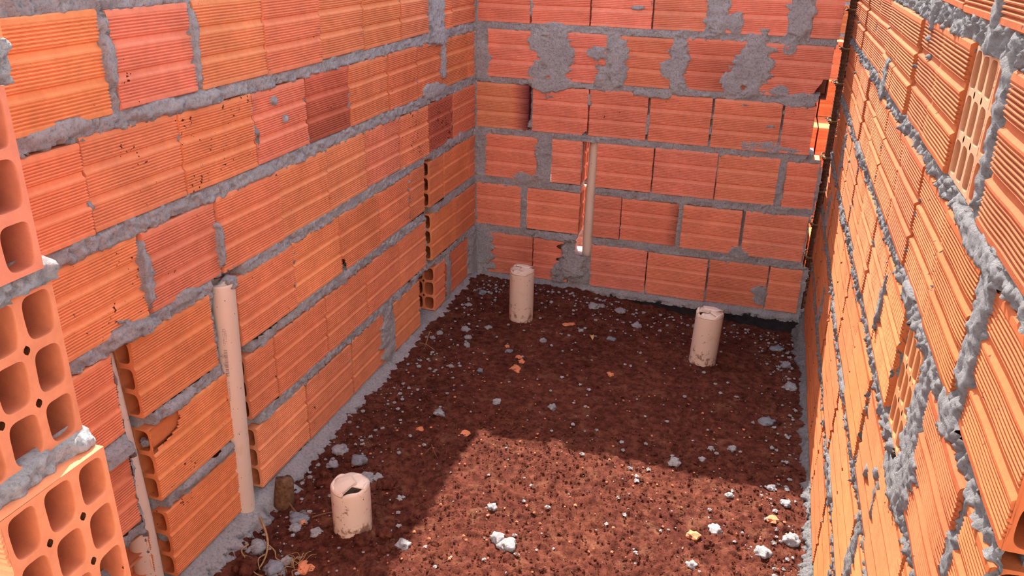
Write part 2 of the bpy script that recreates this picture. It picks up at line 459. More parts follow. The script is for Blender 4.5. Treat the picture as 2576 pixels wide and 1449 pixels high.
o = mortar_sheet('mortar', FL, wall_left, (.60, 3.14), (-1.47, -.075), .0052, rows, LSM, CAR, hollow=hollow, foot=footL, seed=3)
# heaped bed under and over the top course
mb = MB()
for (a, b) in ((.6, 1.085), (1.15, 1.395), (1.49, 2.6), (2.66, 3.13)):
    for z0, z1 in ((-.745, -.715), (-.951, -.919), (-1.16, -1.13)): core(mb, FL, a, b, z0, z1)
for z0, z1 in ((-.131, -.110), (-.337, -.308), (-.541, -.511)): core(mb, FL, .6, 3.13, z0, z1)
core(mb, FL, .6, 3.27, -1.42, -1.345, .0, -.16)
b_ = mb.build('mortar_bed', MORTAR, wall_left)

# ---------------------------------------------------------------- back wall
BROWS = {
 1: [(-1.113, -.904), (-.897, -.674), (-.667, -.443), (-.436, -.246), (-.177, .034), (.112, .206)],
 2: [(-1.071, -.853), (-.834, -.602), (-.572, -.356), (-.309, -.085), (-.038, .197)],
 3: [(-1.119, -.898), (-.883, -.660), (-.654, -.430), (-.420, -.193), (-.184, .056), (.065, .170)],
 4: [(-1.078, -.859), (-.797, -.674), (-.613, -.392), (-.386, -.149), (-.145, .076), (.102, .215)],
 5: [(-1.117, -.921), (-.893, -.673), (-.612, -.503), (-.499, -.274), (-.257, -.033), (-.021, .208)],
 6: [(-1.060, -.866), (-.861, -.706), (-.611, -.382), (-.377, -.139), (-.131, .094), (.100, .220)],
}
ZB = {1: (-.303, -.119), 2: (-.510, -.327), 3: (-.714, -.531), 4: (-.918, -.738), 5: (-1.128, -.948), 6: (-1.344, -1.160)}
BT = [(.77, .268, .172), (.75, .258, .165), (.79, .278, .175), (.73, .248, .158)]
mb = MB(); rng = random.Random(8); hollow = []; rows = []
for r, bs in BROWS.items():
    z0, z1 = ZB[r]; rows.append((z0, z1, bs))
    for i, (a, b) in enumerate(bs):
        sp = dict(tint=rng.choice(BT), mud=.1); hl = (0, 0)
        if (r, i) == (3, 0): sp.update(burn=lambda f, z: (.95 - .75 * max(0, f - .72) / .28,  1.12 - 1.0 * max(0, f - .68) / .32, .95 - .7 * max(0, f - .7) / .3), seg=24)
        if (r, i) == (2, 3): sp.update(burn=lambda f, z: (1 - .45 * (1 - z) * f,) * 3)
        if (r, i) == (5, 3): sp.update(burn=lambda f, z: (1 - .5 * max(0, f - .8) / .2,) * 3, seg=16)
        if (r, i) in ((4, 1), (5, 1)): hl = (0, 1); hollow.append((a, b, z0, z1))
        if (r, i) in ((4, 2), (5, 2)): hl = (1, 0); hollow.append((a, b, z0, z1))
        if (r, i) == (2, 4):
            sp.update(seg=110, cut=lambda u, z: u > .197 - .05 * (-.40 - z) / .1 + .006 * mnoise.noise((u * 50, z * 50, 2)) and z < -.44)
        if (r, i) == (3, 1):
            sp.update(seg=40, cut=lambda u, z: (u + .660) * .75 - (z + .714) > -.022 + .004 * mnoise.noise((u * 80, z * 80, 2)))
        if (r, i) == (6, 1):
            sp.update(seg=40, cut=lambda u, z: u > -.735 + .022 * math.sin((z + 1.16) * 105 + 1.2) + .012 * mnoise.noise((u * 40, z * 40, 6)))
            for zc in (-1.192, -1.252, -1.314): cavity(mb, FB, -.78, -.700, zc, -.029, .026, .0245, (.5, .15, .075, .1), (True, False))
        brick(mb, FB, a, b, z0 + rng.uniform(-.002, .002), z1 + rng.uniform(-.003, .003), holes=hl, rng=rng, **sp)
wall_back = mb.build('wall_back', BRICK)
structure(wall_back, 'back wall of dusky orange ribbed bricks with a narrow pipe slot', 'wall')
BSM = [(-.80, -.42, .085, .15, .006), (-.875, -.365, .045, .05), (-.865, -.485, .05, .035), (-.635, -.40, .05, .035), (-.615, -.475, .04, .045), (-.555, -.42, .045, .12, .005), (-.33, -.42, .045, .13, .006), (-.345, -.44, .06, .05),
 (-.06, -.42, .085, .14, .006), (-.12, -.47, .055, .05), (-.21, -.2, .05, .13, .006), (-.15, -.27, .05, .05), (.07, -.2, .055, .13, .006), (.05, -.335, .03, .045), (-.82, -.525, .10, .030, .008), (0., -.695, .13, .026),
 (-.90, -.905, .06, .026), (-1.09, -.46, .04, .07, .006), (-1.10, -.50, .05, .03), (-.69, -1.235, .065, .115, .022), (-.74, -1.30, .05, .05, .014), (.075, -1.29, .04, .045, .006), (-.83, -.83, .045, .13, .004), (-1.09, -1.25, .06, .14, .01),
 (.12, -.52, .10, .03, .006), (.04, -.49, .05, .03), (-.42, -.53, .10, .02), (-.78, -1.15, .10, .02, .006), (-.3, -.52, .1, .018), (-.03, -1.12, .05, .026, .006), (-.88, -1.13, .04, .025, .004), (.02, -.62, .02, .008), (-.5, -.23, .03, .01)]
def endB(Z):
    e = np.full_like(Z, .206)
    for (a, b, v) in ((-.52, -.30, .200), (-.60, -.40, .172), (-.725, -.52, .168), (-.94, -.725, .225), (-1.14, -.94, .218), (-1.5, -1.14, .240)):
        e = np.where((Z > a) & (Z <= b), v, e)
    return e
o = mortar_sheet('mortar', FB, wall_back, (-1.125, .26), (-1.375, -.122), .0042, rows, BSM, kill=[(-.671, -.615, -1.205, -.738)], hollow=hollow, foot=lambda U, Z: .016 * sstep(-1.345, -1.362, Z), end=endB, seed=21, dry=.15)
mb = MB()
for z0, z1 in ((-.738, -.714), (-.948, -.918), (-1.16, -1.128)):
    core(mb, FB, -1.12, -.685, z0, z1, -.02); core(mb, FB, -.60, .19, z0, z1, -.02)
for z0, z1 in ((-.327, -.303), (-.531, -.51)): core(mb, FB, -1.12, .16, z0, z1)
core(mb, FB, -.70, -.60, -1.36, -1.225, -.03)
core(mb, FB, -1.2, .26, -1.40, -1.344, -.01, -.16)
# bed of mortar left on top of the wall for the next course, missing over two joints
def ridge(u0, u1):
    n = max(2, int((u1 - u0) / .012)); V = []; F = []
    for i in range(n + 1):
        u = u0 + (u1 - u0) * i / n
        t = -.072 + .010 * mnoise.noise((u * 17, 3., 1.)) + .005 * mnoise.noise((u * 60, 3., 1.)) - (.018 if i in (0, n) else 0)
        for d, z in ((-.004, -.124), (.002, -.095), (-.010, t), (-.125, t - .004), (-.139, -.124)): V.append(FB(u, z, d))
    for i in range(n):
        for j in range(5): F.append((i * 5 + j, i * 5 + (j + 1) % 5, (i + 1) * 5 + (j + 1) % 5, (i + 1) * 5 + j))
    F += [tuple(range(5)), tuple(range(n * 5, n * 5 + 5))]
    mb.add(V, F, (1, 1, 1, 0))
ridge(-1.078, -.898); ridge(-.852, .205)
mb.build('mortar_bed', MORTAR, wall_back)

# ---------------------------------------------------------------- right wall
RROWS = {
 0: [(.675, .893), (.905, 1.13), (1.165, 1.352), (1.362, 1.572), (1.64, 1.87), (1.88, 2.11), (2.12, 2.35), (2.36, 2.6), (2.61, 2.85), (2.86, 3.10)],
 1: [(.675, .772), (.78, 1.010), (1.247, 1.465), (1.480, 1.690), (1.696, 1.938), (1.946, 2.178), (2.188, 2.447), (2.455, 2.725), (2.735, 2.98), (2.99, 3.16)],
 2: [(.680, .888), (.937, 1.156), (1.163, 1.386), (1.393, 1.617), (1.626, 1.875), (1.882, 2.122), (2.130, 2.345), (2.355, 2.60), (2.61, 2.85), (2.86, 3.15)],
 3: [(.688, .785), (.806, 1.018), (1.276, 1.517), (1.527, 1.750), (1.758, 1.998), (2.006, 2.25), (2.26, 2.50), (2.51, 2.75), (2.76, 3.0), (3.01, 3.17)],
 4: [(.70, .94), (.95, 1.182), (1.191, 1.410), (1.436, 1.688), (1.699, 1.965), (1.976, 2.21), (2.222, 2.46), (2.47, 2.71), (2.72, 2.96), (2.97, 3.15)],
 5: [(.76, .99), (1.0, 1.250), (1.296, 1.540), (1.549, 1.785), (1.793, 2.03), (2.04, 2.28), (2.29, 2.53), (2.54, 2.78), (2.79, 3.03), (3.04, 3.16)],
 6: [(.93, 1.16), (1.17, 1.405), (1.42, 1.64), (1.65, 1.93), (1.945, 2.19), (2.20, 2.44), (2.45, 2.69), (2.70, 2.94), (2.95, 3.16)],
}
ZRR = {0: (-.085, .09), 1: (-.293, -.118), 2: (-.487, -.318), 3: (-.692, -.515), 4: (-.897, -.722), 5: (-1.107, -.927), 6: (-1.330, -1.138)}
RT = [(.40, .108, .040), (.38, .101, .037), (.42, .118, .044), (.37, .096, .035)]  # same clay as the other walls, tints darkened to offset the direct sun here
mb = MB(); rng = random.Random(17); hollow = []; rows = []
for r, bs in RROWS.items():
    z0, z1 = ZRR[r]; rows.append((z0, z1, list(bs)))
    for i, (a, b) in enumerate(bs):
        hl = (1, 0) if i == 0 and r < 4 else (0, 0)
        if any(hl): hollow.append((a, b - .016, z0, z1))
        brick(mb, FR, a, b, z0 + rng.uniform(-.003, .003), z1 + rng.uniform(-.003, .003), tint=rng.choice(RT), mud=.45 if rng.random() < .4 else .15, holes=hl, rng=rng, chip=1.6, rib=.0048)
# blocks laid crosswise, their open cells in the face of the wall
def header(y0, y1, z0, z1, x0, nc, tint):
    brick(mb, lambda u, z, d: (u, y0 - d, z + ZO), x0, x0 + .14, z0, z1, tint=tint, holes=(1, 0), depth=y1 - y0, nc=nc, rng=rng, d0=0)
header(1.105, 1.240, -.290, -.118, XR + .006, 3, (.48, .25, .13))
header(1.050, 1.098, -.290, -.120, XR + .004, 1, (.52, .20, .10))
header(1.118, 1.240, -.690, -.518, XR + .004, 3, (.50, .20, .095))
hollow += [(1.048, 1.242, -.288, -.120), (1.12, 1.24, -.688, -.520)]
rows[1][2].append((1.045, 1.242)); rows[3][2].append((1.116, 1.242))
wall_right = mb.build('wall_right', BRICK)
structure(wall_right, 'right wall of sunlit ribbed bricks with thick rough mortar', 'wall')
RSM = [(1.062, -.60, .052, .12, .003), (1.03, -.66, .06, .05, .003), (.912, -.40, .030, .11, .002), (.93, -.50, .05, .03, .003), (2.06, -.285, .055, .055, .004), (1.10, -.205, .025, .028, .005), (1.045, -.20, .03, .12, .004), (1.30, -.50, .06, .02, .002),
 (1.10, -.71, .09, .03, .003), (1.27, -1.02, .03, .11, .002), (1.25, -1.12, .07, .04, .004), (1.147, -.03, .022, .14, .004), (1.60, -.03, .04, .14, .002), (1.0, -.305, .14, .020, .004), (1.75, -.91, .09, .018, .005), (2.3, -.5, .1, .02, .005),
 (1.41, -1.22, .03, .1, .003), (1.70, -1.12, .12, .03, .002), (.796, -.60, .014, .04, .002), (1.5, -.60, .016, .06), (1.185, -.80, .013, .05, .003), (1.30, -.83, .016, .016, .002), (1.22, -.78, .015, .014, .002), (2.12, -.9, .12, .02, .005), (2.4, -.71, .1, .02, .004), (2.7, -.6, .04, .09, .004), (2.84, -.86, .03, .1, .004), (2.5, -1.05, .03, .1, .003)]
def footR(U, Z): return (.014 + .022 * sstep(1.9, 1.45, U)) * sstep(-1.333, -1.36, Z) + (.010 + .025 * sstep(1.9, 1.45, U)) * sstep(-1.355, -1.41, Z)
o = mortar_sheet('mortar', FR, wall_right, (.68, 3.17), (-1.47, .09), .0042, rows, RSM, [(1.243, 1.274, -.692, -.53, .09), (1.412, 1.434, -.89, -.73, .05), (.787, .804, -.69, -.62, .05)], hollow=hollow, foot=footR, seed=51, proud=-.002, rough=1.25, dry=.35, mat=COARSE_DIMMED)
mb = MB()
for z0, z1 in ((-.118, -.085), (-.318, -.293), (-.515, -.487), (-.722, -.692), (-.927, -.897), (-1.138, -1.107)): core(mb, FR, .695, 3.15, z0, z1)
core(mb, FR, .68, 3.17, -1.42, -1.33, -.01, -.16)
mb.build('mortar_bed', COARSE_DIMMED, wall_right)

# ---------------------------------------------------------------- cross wall whose end stands by the camera's left
JY = .458
mb = MB(); rng = random.Random(29); JX = {0: -.668, 1: -.662, 2: -.674, 3: -.652, 4: -.664, 5: -.67, 6: -.66}
JZ = {0: (-.098, .08), 1: (-.312, -.134), 2: (-.512, -.330), 3: (-.716, -.530), 4: (-.919, -.745), 5: (-1.130, -.951), 6: (-1.342, -1.160)}
JT = {1: (.70, .215, .120), 2: (.80, .28, .135), 3: (.81, .285, .135)}
rows = []; hollow = []
for r in range(7):
    z0, z1 = JZ[r]
    yy = JY - (.018 if r == 1 else 0.) + rng.uniform(-.003, .003)
    brick(mb, lambda u, z, d: (u, yy - d, z + ZO), JX[r] - .235, JX[r], z0, z1, holes=(0, 1), rng=rng, tint=JT.get(r), mud=.1, d0=0, chip=1.)
    brick(mb, lambda u, z, d: (u, yy - d, z + ZO), JX[r] - .47, JX[r] - .242, z0, z1, rng=rng, mud=.1)
    rows.append((z0, z1, [(JY - .03, JY + .16)])); hollow.append((JY - .04, JY + .17, z0, z1))
wall_front = mb.build('wall_front', BRICK)
structure(wall_front, 'end of a cross wall showing open cells of stacked hollow bricks', 'wall')
mortar_sheet('mortar', lambda u, z, d: (-.664 + d, u, z + ZO), wall_front, (JY - .005, JY + .142), (-1.40, -.09), .004, rows, [(JY + .128, -.524, .02, .012, .003), (JY + .10, -.40, .012, .014, .004)], hollow=[(a, b, c + .006, d - .006) for a, b, c, d in hollow], seed=77, proud=-.001, rough=1.1)
mb = MB()
for z0, z1 in ((-.134, -.098), (-.330, -.312), (-.530, -.512), (-.745, -.716), (-.951, -.919), (-1.16, -1.13)):
    V = [(x, y, z + ZO) for x in (-1.12, -.672) for z in (z0 - .002, z1 + .002) for y in (JY + .004, JY + .137)]
    mb.add(V, [(0, 1, 3, 2), (4, 6, 7, 5), (0, 4, 5, 1), (2, 3, 7, 6), (0, 2, 6, 4), (1, 5, 7, 3)], (.34, .33, .32, 0))
mb.build('mortar_bed', MORTAR, wall_front)

# ---------------------------------------------------------------- soil
def soil_z(x, y):
    x = np.asarray(x, float); y = np.asarray(y, float)
    z = -.055 * sstep(-.75, .15, x) * sstep(2.55, 3.1, y) - .018 * sstep(-.9, -1.1, x) * sstep(1.9, 1.3, y)
    z = z + .012 * sstep(-.6, -1.0, x) * sstep(2.4, 3.0, y)
    z = z + .022 * (fbm(x, y, 3.2, 3, 5) - .5) + .016 * (fbm(x, y, 13, 4, 9) - .5)
    for (px, py) in ((-.80, 2.75), (-.094, 2.66), (-.847, 1.45)):
        d2 = (x - px) ** 2 + (y - py) ** 2
        z = z - .5 * (z) * np.exp(-d2 / .01)
    return z
res = .0055
xs = np.arange(-1.19, .33, res); ys = np.arange(.3, 3.30, res)
X, Y = np.meshgrid(xs, ys, indexing='ij')
n = fbm(X, Y, 60, 4, 31, .62); n2 = fbm(X, Y, 130, 3, 37)
lit = sstep(2.15, 1.6, Y) * .6 + .55
Z = soil_z(X, Y) + (.012 * (n - .5) + .010 * np.clip(n - .55, 0, 1) * 2.2 + .006 * (n2 - .5)) * lit
co = np.stack([X, Y, Z], -1).reshape(-1, 3)
idx = np.arange(X.size).reshape(X.shape)
q = np.stack([idx[:-1, :-1], idx[1:, :-1], idx[1:, 1:], idx[:-1, 1:]], -1).reshape(-1, 4)
floor = grid_mesh('floor', co, q, SOIL)
structure(floor, 'trodden dark red soil floor of the room', 'floor')
g = MB()
def ring_plane(x0, x1, y0, y1, z): g.add([(x0, y0, z), (x1, y0, z), (x1, y1, z), (x0, y1, z)], [(0, 1, 2, 3)])
ring_plane(-40, 40, -40, .32, -.06); ring_plane(-40, 40, 3.27, 60, -.06); ring_plane(-40, -1.18, .32, 3.27, -.06); ring_plane(.32, 40, .32, 3.27, -.06)
structure(g.build('ground', SOIL), 'red earth around the building', 'ground')
# footing beam painted black along the back wall
mb = MB(); N = 60
for i in range(N + 1):
    x = -1.18 + 1.45 * i / N
    w = .003 * mnoise.noise((x * 9, 1, 1)); t = .004 * mnoise.noise((x * 14, 5, 1))
    for (d, z) in ((-.03, -1.366 + t), (.006 + w, -1.3665 + t), (.010 + w, -1.372 + t), (.008 + w, -1.40), (.010, -1.50), (-.03, -1.50)):
        mb.add([FB(x, z, d)], [], (1, 1, 1, 0))
for i in range(N):
    for j in range(5): mb.f.append((i * 6 + j, i * 6 + j + 1, (i + 1) * 6 + j + 1, (i + 1) * 6 + j))
structure(mb.build('baseboard_back', BITUMEN), 'black bitumen painted footing strip under the back wall', 'footing')

# unseen pale wall added behind the viewer to bounce sunlight onto the shaded walls
mb = MB()
for (x0, x1, z0, z1) in ((-2.6, 2.4, -.06, 3.1),):
    V = [(x, y, z) for x in (x0, x1) for z in (z0, z1) for y in (-1.15, -1.0)]
    mb.add(V, [(0, 1, 3, 2), (4, 6, 7, 5), (0, 4, 5, 1), (2, 3, 7, 6), (0, 2, 6, 4), (1, 5, 7, 3)])
structure(mb.build('bounce_wall', mat_flat('pale_bounce_surface', (.74, .70, .66), .9, .08, 20, .002)), 'unseen pale wall added behind the viewer to bounce light', 'wall')

# ---------------------------------------------------------------- tubes
def frames(P):
    T = []
    for i in range(len(P)):
        a = P[max(0, i - 1)]; b = P[min(len(P) - 1, i + 1)]
        T.append((b - a).normalized())
    up = Vector((0, 0, 1)) if abs(T[0].z) < .9 else Vector((1, 0, 0))
    n = T[0].cross(up).normalized(); out = []
    for t in T:
        n = (n - t * n.dot(t)).normalized(); out.append((n, t.cross(n)))
    return out
def tube(mb, P, r, n=8, col=(1, 1, 1, 0), cap=True):
    P = [Vector(p) for p in P]; fr = frames(P); o = len(mb.v); V = []; F = []
    for i, p in enumerate(P):
        rr = r[i] if isinstance(r, (list, tuple)) else r
        a, b = fr[i]
        for k in range(n):
            t = 2 * PI * k / n; V.append(p + (a * math.cos(t) + b * math.sin(t)) * rr)
    for i in range(len(P) - 1):
        for k in range(n): F.append((i * n + k, i * n + (k + 1) % n, (i + 1) * n + (k + 1) % n, (i + 1) * n + k))
    if cap: F += [tuple(range(n)), tuple(range((len(P) - 1) * n, len(P) * n))]
    mb.add(V, F, col)
def spline(pts, m=6):
    P = [Vector(p) for p in pts]; out = []
    for i in range(len(P) - 1):
        p0, p1, p2, p3 = P[max(0, i - 1)], P[i], P[i + 1], P[min(len(P) - 1, i + 2)]
        for k in range(m):
            t = k / m
            out.append(.5 * ((2 * p1) + (p2 - p0) * t + (2 * p0 - 5 * p1 + 4 * p2 - p3) * t * t + (3 * p1 - p0 - 3 * p2 + p3) * t ** 3))
    out.append(P[-1]); return out

# ---------------------------------------------------------------- pipes
def drain_pipe(x, y, r, h, lean, flaps, label, seed, name='drain_pipe'):
    """stub of waste pipe whose heat-softened mouth was folded shut"""
    root = empty(name, (x, y, 0), (lean[0], lean[1], 0))
    tag(root, label, 'pipe', 'folded shut drain pipes')
    rg = random.Random(seed); N = 64
    mb = MB(); V = []; F = []
    prof = [(-.09, 1), (.0, 1), (h * .3, 1), (h * .6, 1), (h - .030, 1.0), (h - .016, 1.0), (h - .008, .99), (h - .002, .96), (h, .91), (h, .84), (h - .004, .78), (h - .016, .73), (h - .06, .70)]
    for (z, s) in prof:
        for k in range(N):
            a = 2 * PI * k / N
            w = 1 + .012 * math.sin(2 * a + seed) + (.05 * mnoise.noise((math.cos(a) * 1.3, math.sin(a) * 1.3, seed)) if s < 1 else 0)
            f = sstep(h - .05, h, np.array(z)).item()
            zz = z + f * (.005 * math.sin(a * 2 + seed * 1.7) + .0035 * math.sin(a * 5 + seed))
            V.append((r * s * w * math.cos(a), r * s * w * math.sin(a), zz))
    for i in range(len(prof) - 1):
        for k in range(N): F.append((i * N + k, i * N + (k + 1) % N, (i + 1) * N + (k + 1) % N, (i + 1) * N + k))
    mb.add(V, F)
    mb.build('pipe_body', PIPE, root, True)
    for (ang, wid, ln, z0, z1, z2, tw) in flaps:
        fb = MB(); M = 12; Kk = 9; V = []; F = []
        for i in range(Kk):
            t = i / (Kk - 1)
            rad = r * (1.0 - t * ln)
            zz = h + z0 * (1 - t) ** 2 + 2 * z1 * t * (1 - t) + z2 * t * t
            for k in range(M):
                s = (k / (M - 1) - .5)
                half = wid * (1 - .35 * t * t)
                if t < .15: a = ang + s * 2 * half; px, py = rad * math.cos(a), rad * math.sin(a)
                else:
                    px0 = rad; q0 = s * 2 * math.sin(min(half, 1.35)) * r * (.98 - .2 * t)
                    px = px0 - (abs(s) ** 2) * r * .55 * (1 - t); py = q0
                    px, py = px * math.cos(ang) - py * math.sin(ang), px * math.sin(ang) + py * math.cos(ang)
                V.append((px, py, zz + tw * s * t + .0016 * mnoise.noise((px * 60, py * 60, seed)) - .006 * (1 - t) * abs(s)))
        nv = len(V)
        V += [(a, b, c - .0028) for a, b, c in V]
        for i in range(Kk - 1):
            for k in range(M - 1):
                a = i * M + k
                F.append((a, a + 1, a + M + 1, a + M)); F.append((nv + a, nv + a + M, nv + a + M + 1, nv + a + 1))
        for i in range(Kk - 1):
            for k in (0, M - 1):
                a = i * M + k; F.append((a, a + M, nv + a + M, nv + a))
        for k in range(M - 1):
            a = (Kk - 1) * M + k; F.append((a, a + 1, nv + a + 1, nv + a))
            F.append((k, nv + k, nv + k + 1, k + 1))
        fb.add(V, F); fb.build('folded_flap', PIPE, root, True)
    return root
# the three stubs: angle, half width, length, z at rim / middle / tip, twist
drain_pipe(-.847, 1.462, .0475, .128, (0, .0), [(1.9, 1.0, 1.15, .000, .010, .002, .004), (.55, .85, 1.05, .000, .013, .006, -.004), (-2.3, .80, 1.25, -.002, .014, .011, .004), (3.3, .6, .9, -.003, .006, .000, 0.)],
           'short beige pipe stub with folded mouth, nearest the sunlit soil', 1)
drain_pipe(-.803, 2.772, .0465, .205, (0, 0), [(1.5, 1.1, 1.0, .000, .016, .010, .004), (2.9, .8, 1.05, -.002, .010, .004, -.006), (-.1, .85, 1.1, -.002, .012, .007, .006), (-1.6, .75, .75, -.006, .004, .002, 0)],
           'beige pipe stub with folded mouth near the back wall slot', 2)
drain_pipe(-.096, 2.655, .0475, .190, (.0, .035), [(1.3, 1.1, 1.05, .000, .014, .008, -.006), (2.8, .85, 1.1, -.002, .010, .004, .006), (-.1, .85, .95, -.004, .012, .008, .004), (-1.5, .8, .8, -.007, .004, .002, 0)],
           'beige pipe stub with folded mouth nearest the right wall', 5)

def plain_pipe(P, r, name, label, hollow_top=False, cat='pipe', group=None):
    base = Vector(P[0]); root = empty(name, base)
    tag(root, label, cat, group)
    mb = MB(); N = 40; L = spline([Vector(p) - base for p in P], 8)
    fr = frames(L); V = []; F = []
    rings = [(p, r) for p in L]
    if hollow_top:
        top = L[-1]
        rings += [(top + Vector((0, 0, .004)), r * .97), (top + Vector((0, 0, .005)), r * .86), (top + Vector((0, 0, -.03)), r * .84)]
    for p, rr in rings:
        for k in range(N):
            t = 2 * PI * k / N; V.append(p + Vector((math.cos(t), math.sin(t), 0)) * rr)
    for i in range(len(rings) - 1):
        for k in range(N): F.append((i * N + k, i * N + (k + 1) % N, (i + 1) * N + (k + 1) % N, (i + 1) * N + k))
    F.append(tuple(range((len(rings) - 1) * N, len(rings) * N)))
    mb.add(V, F); mb.build('pipe_body', PIPE, root, True)
    return root, L
tall, L = plain_pipe([(XL - .012, 1.420, -.05), (XL - .012, 1.424, .12), (XL - .011, 1.434, .35), (XL - .010, 1.446, ZO - .742)], .0290, 'water_pipe', 'tall beige pipe in the left wall slot, mouth plugged with mortar', True)
t0 = L[-1]
pl = bpy.data.objects.new('mortar_plug', lump_mesh('mortar_plug', .019, 4.2, MORTAR, .8, .6)); C.objects.link(pl); pl.parent = tall
pl.location = t0 + Vector((.012, .006, .003)); pl['label'] = 'grey mortar plug in the mouth'
# folded strip in the mouth
fb = MB()
for k in range(10):
    t = k / 9; a = -.2 - 1.6 * t
    fb.add([t0 + Vector((.026 * math.cos(a), .026 * math.sin(a), .004)), t0 + Vector((.010 * math.cos(a), .010 * math.sin(a), .011 - .006 * t))], [])
for k in range(9): fb.f.append((2 * k, 2 * k + 2, 2 * k + 3, 2 * k + 1))
fb.build('folded_flap', PIPE, tall, True)
# faded bar code and small print running up the pipe
ink = MB(); rg = random.Random(4)
def on_pipe(ang, z, r=.0293):
    t = np.clip((z - .0) / (ZO - .742), 0, 1)
    c = Vector((0, .0, 0)); 
    zz = [p.z for p in L]
    i = max(0, min(len(L) - 2, int(np.searchsorted(zz, z)) - 1)); f = (z - L[i].z) / max(1e-6, L[i + 1].z - L[i].z)
    c = L[i].lerp(L[i + 1], f)
    return (c.x + r * math.cos(ang), c.y + r * math.sin(ang), z)
def patch(a0, a1, z0, z1):
    n = 4; V = []
    for k in range(n + 1):
        a = a0 + (a1 - a0) * k / n; V += [on_pipe(a, z0), on_pipe(a, z1)]
    ink.add(V, [(2 * k, 2 * k + 2, 2 * k + 3, 2 * k + 1) for k in range(n)])
zb = .455
for i in range(20):
    w = rg.choice([.0011, .0011, .002, .0029]); patch(-1.24, -.98, zb, zb + w); zb += w + rg.choice([.0012, .0018, .0026])
z = .545
for row in range(3):
    z = .535 + .004 * row
    while z < .575:
        w = rg.uniform(.0012, .003); a = -1.20 + row * .11; patch(a, a + .05, z, z + w); z += w + rg.uniform(.0015, .003)
z = .39
while z < .44:
    w = rg.uniform(.0012, .003); patch(-1.12, -1.06, z, z + w); z += w + rg.uniform(.0015, .003)
o = ink.build('printed_bar_code', INK, tall); o['label'] = 'faded dark bar code and small print on the pipe'

plain_pipe([(XL - .030, 1.105, -.08), (XL - .030, 1.104, .2), (XL - .036, 1.098, .45), (XL - .040, 1.092, .62), (XL - .045, 1.088, .66)], .0285, 'water_pipe', 'beige pipe deep in the left wall slot nearest the viewer')
plain_pipe([(-.636, YB + .052, .05), (-.636, YB + .052, .3), (-.633, YB + .054, .5), (-.628, YB + .056, .665)], .0240, 'water_pipe', 'slim beige pipe standing in the back wall slot')

# ---------------------------------------------------------------- rebar cage in the gap at the back right corner
cage = empty('rebar_cage', (.238, 3.195, 0)); tag(cage, 'rusty ribbed steel rods with wire ties in the back right gap', 'rebar')
def ribbed(x, y, z0, z1, r, par):
    mb = MB(); N = 12; n = int((z1 - z0) / .006); V = []; F = []
    for i in range(n + 1):
        z = z0 + (z1 - z0) * i / n
        rr = r * (1.09 if i % 2 else .94)
        xx = x + .0022 * math.sin(z * 3); yy = y + .002 * math.sin(z * 2.3 + 1)
        for k in range(N):
            a = 2 * PI * k / N; V.append((xx + rr * math.cos(a), yy + rr * math.sin(a), z))
    for i in range(n):
        for k in range(N): F.append((i * N + k, i * N + (k + 1) % N, (i + 1) * N + (k + 1) % N, (i + 1) * N + k))
    F.append(tuple(range(n * N, (n + 1) * N)))
    mb.add(V, F); return mb.build('steel_rod', RUST, par)
ribbed(0, 0, -.10, 1.75, .0105, cage)
ribbed(.016, .012, -.10, 1.75, .0095, cage)
ribbed(.004, .085, -.10, 1.75, .0095, cage)
for i, z in enumerate((.10, .235, .37, .50, .63, .765, .90, 1.02, 1.15, 1.29)):
    st = MB(); c = .0045
    tube(st, spline([(-.014, -.010, z), (.028, -.010, z + .003), (.034, .05, z + .002), (.026, .098, z), (-.010, .100, z), (-.016, .045, z + .002), (-.014, -.008, z + .006)], 4), .0032, 6)
    s = st.build('stirrup', RUST, cage, True)
    w = MB(); rg = random.Random(i)
    P = []
    for k in range(14):
        a = k * 1.3; P.append((.0 + .0145 * math.cos(a), .0145 * math.sin(a), z + .004 + .0006 * k))
    P += [(-.016, -.012, z + .012), (-.022 - rg.uniform(0, .008), -.016, z + .018), (-.021 - rg.uniform(0, .01), -.02, z + .004 + rg.uniform(-.01, .02))]
    tube(w, spline(P, 2), .0011, 5); w.build('wire_tie', WIRE, s, True)

# ---------------------------------------------------------------- outside: stepped brick pile and a far wall
rng = random.Random(41)
LEVEL = ['bottom', 'second', 'third', 'top']; ROW = ['front', 'second', 'third', 'rearmost']
for m in range(4):                       # rows one behind another, each a brick higher
    for k in range(m + 1):
        for j, x0 in enumerate((-.02, .268)):
            yf = 3.80 + .30 * m; z0 = -.06 + .19 * k
            b1 = MB(); brick(b1, lambda u, z, d: (u, yf - d, z), x0, x0 + .28, z0, z0 + .1895, tint=(.80, .235, .085), mud=0, depth=.29, rng=rng, seg=3, holes=(1, 1) if k == m else (0, 0), d0=0)
            o = b1.build('hollow_brick', BRICK)
            tag(o, 'orange hollow brick, %s level of the %s row of the outdoor pile, %s' % (LEVEL[k], ROW[m], 'left half' if j == 0 else 'right half'), 'brick', 'stepped brick pile outdoors')
b1 = MB(); brick(b1, lambda u, z, d: (u * .92 + d * .38, -u * .38 - d * .92, z), -.10, .14, 0, .19, tint=(.72, .26, .12), mud=0, depth=.14, rng=rng, seg=3, holes=(1, 1), d0=0)
o = b1.build('hollow_brick', BRICK); o.location = (.36, 4.80, .70); tag(o, 'ribbed hollow brick turned askew on top of the outdoor pile', 'brick', 'stepped brick pile outdoors')
mb = MB(); rng = random.Random(51)
for r in range(10):
    x = -1.6 + (.14 if r % 2 else 0)
    while x < 1.8:
        brick(mb, lambda u, z, d: (u, 6.4 - d, z), x, x + .26, -.05 + .21 * r, .135 + .21 * r, tint=(.74, .24, .09), mud=0, rng=rng, seg=2, chip=0); x += .285
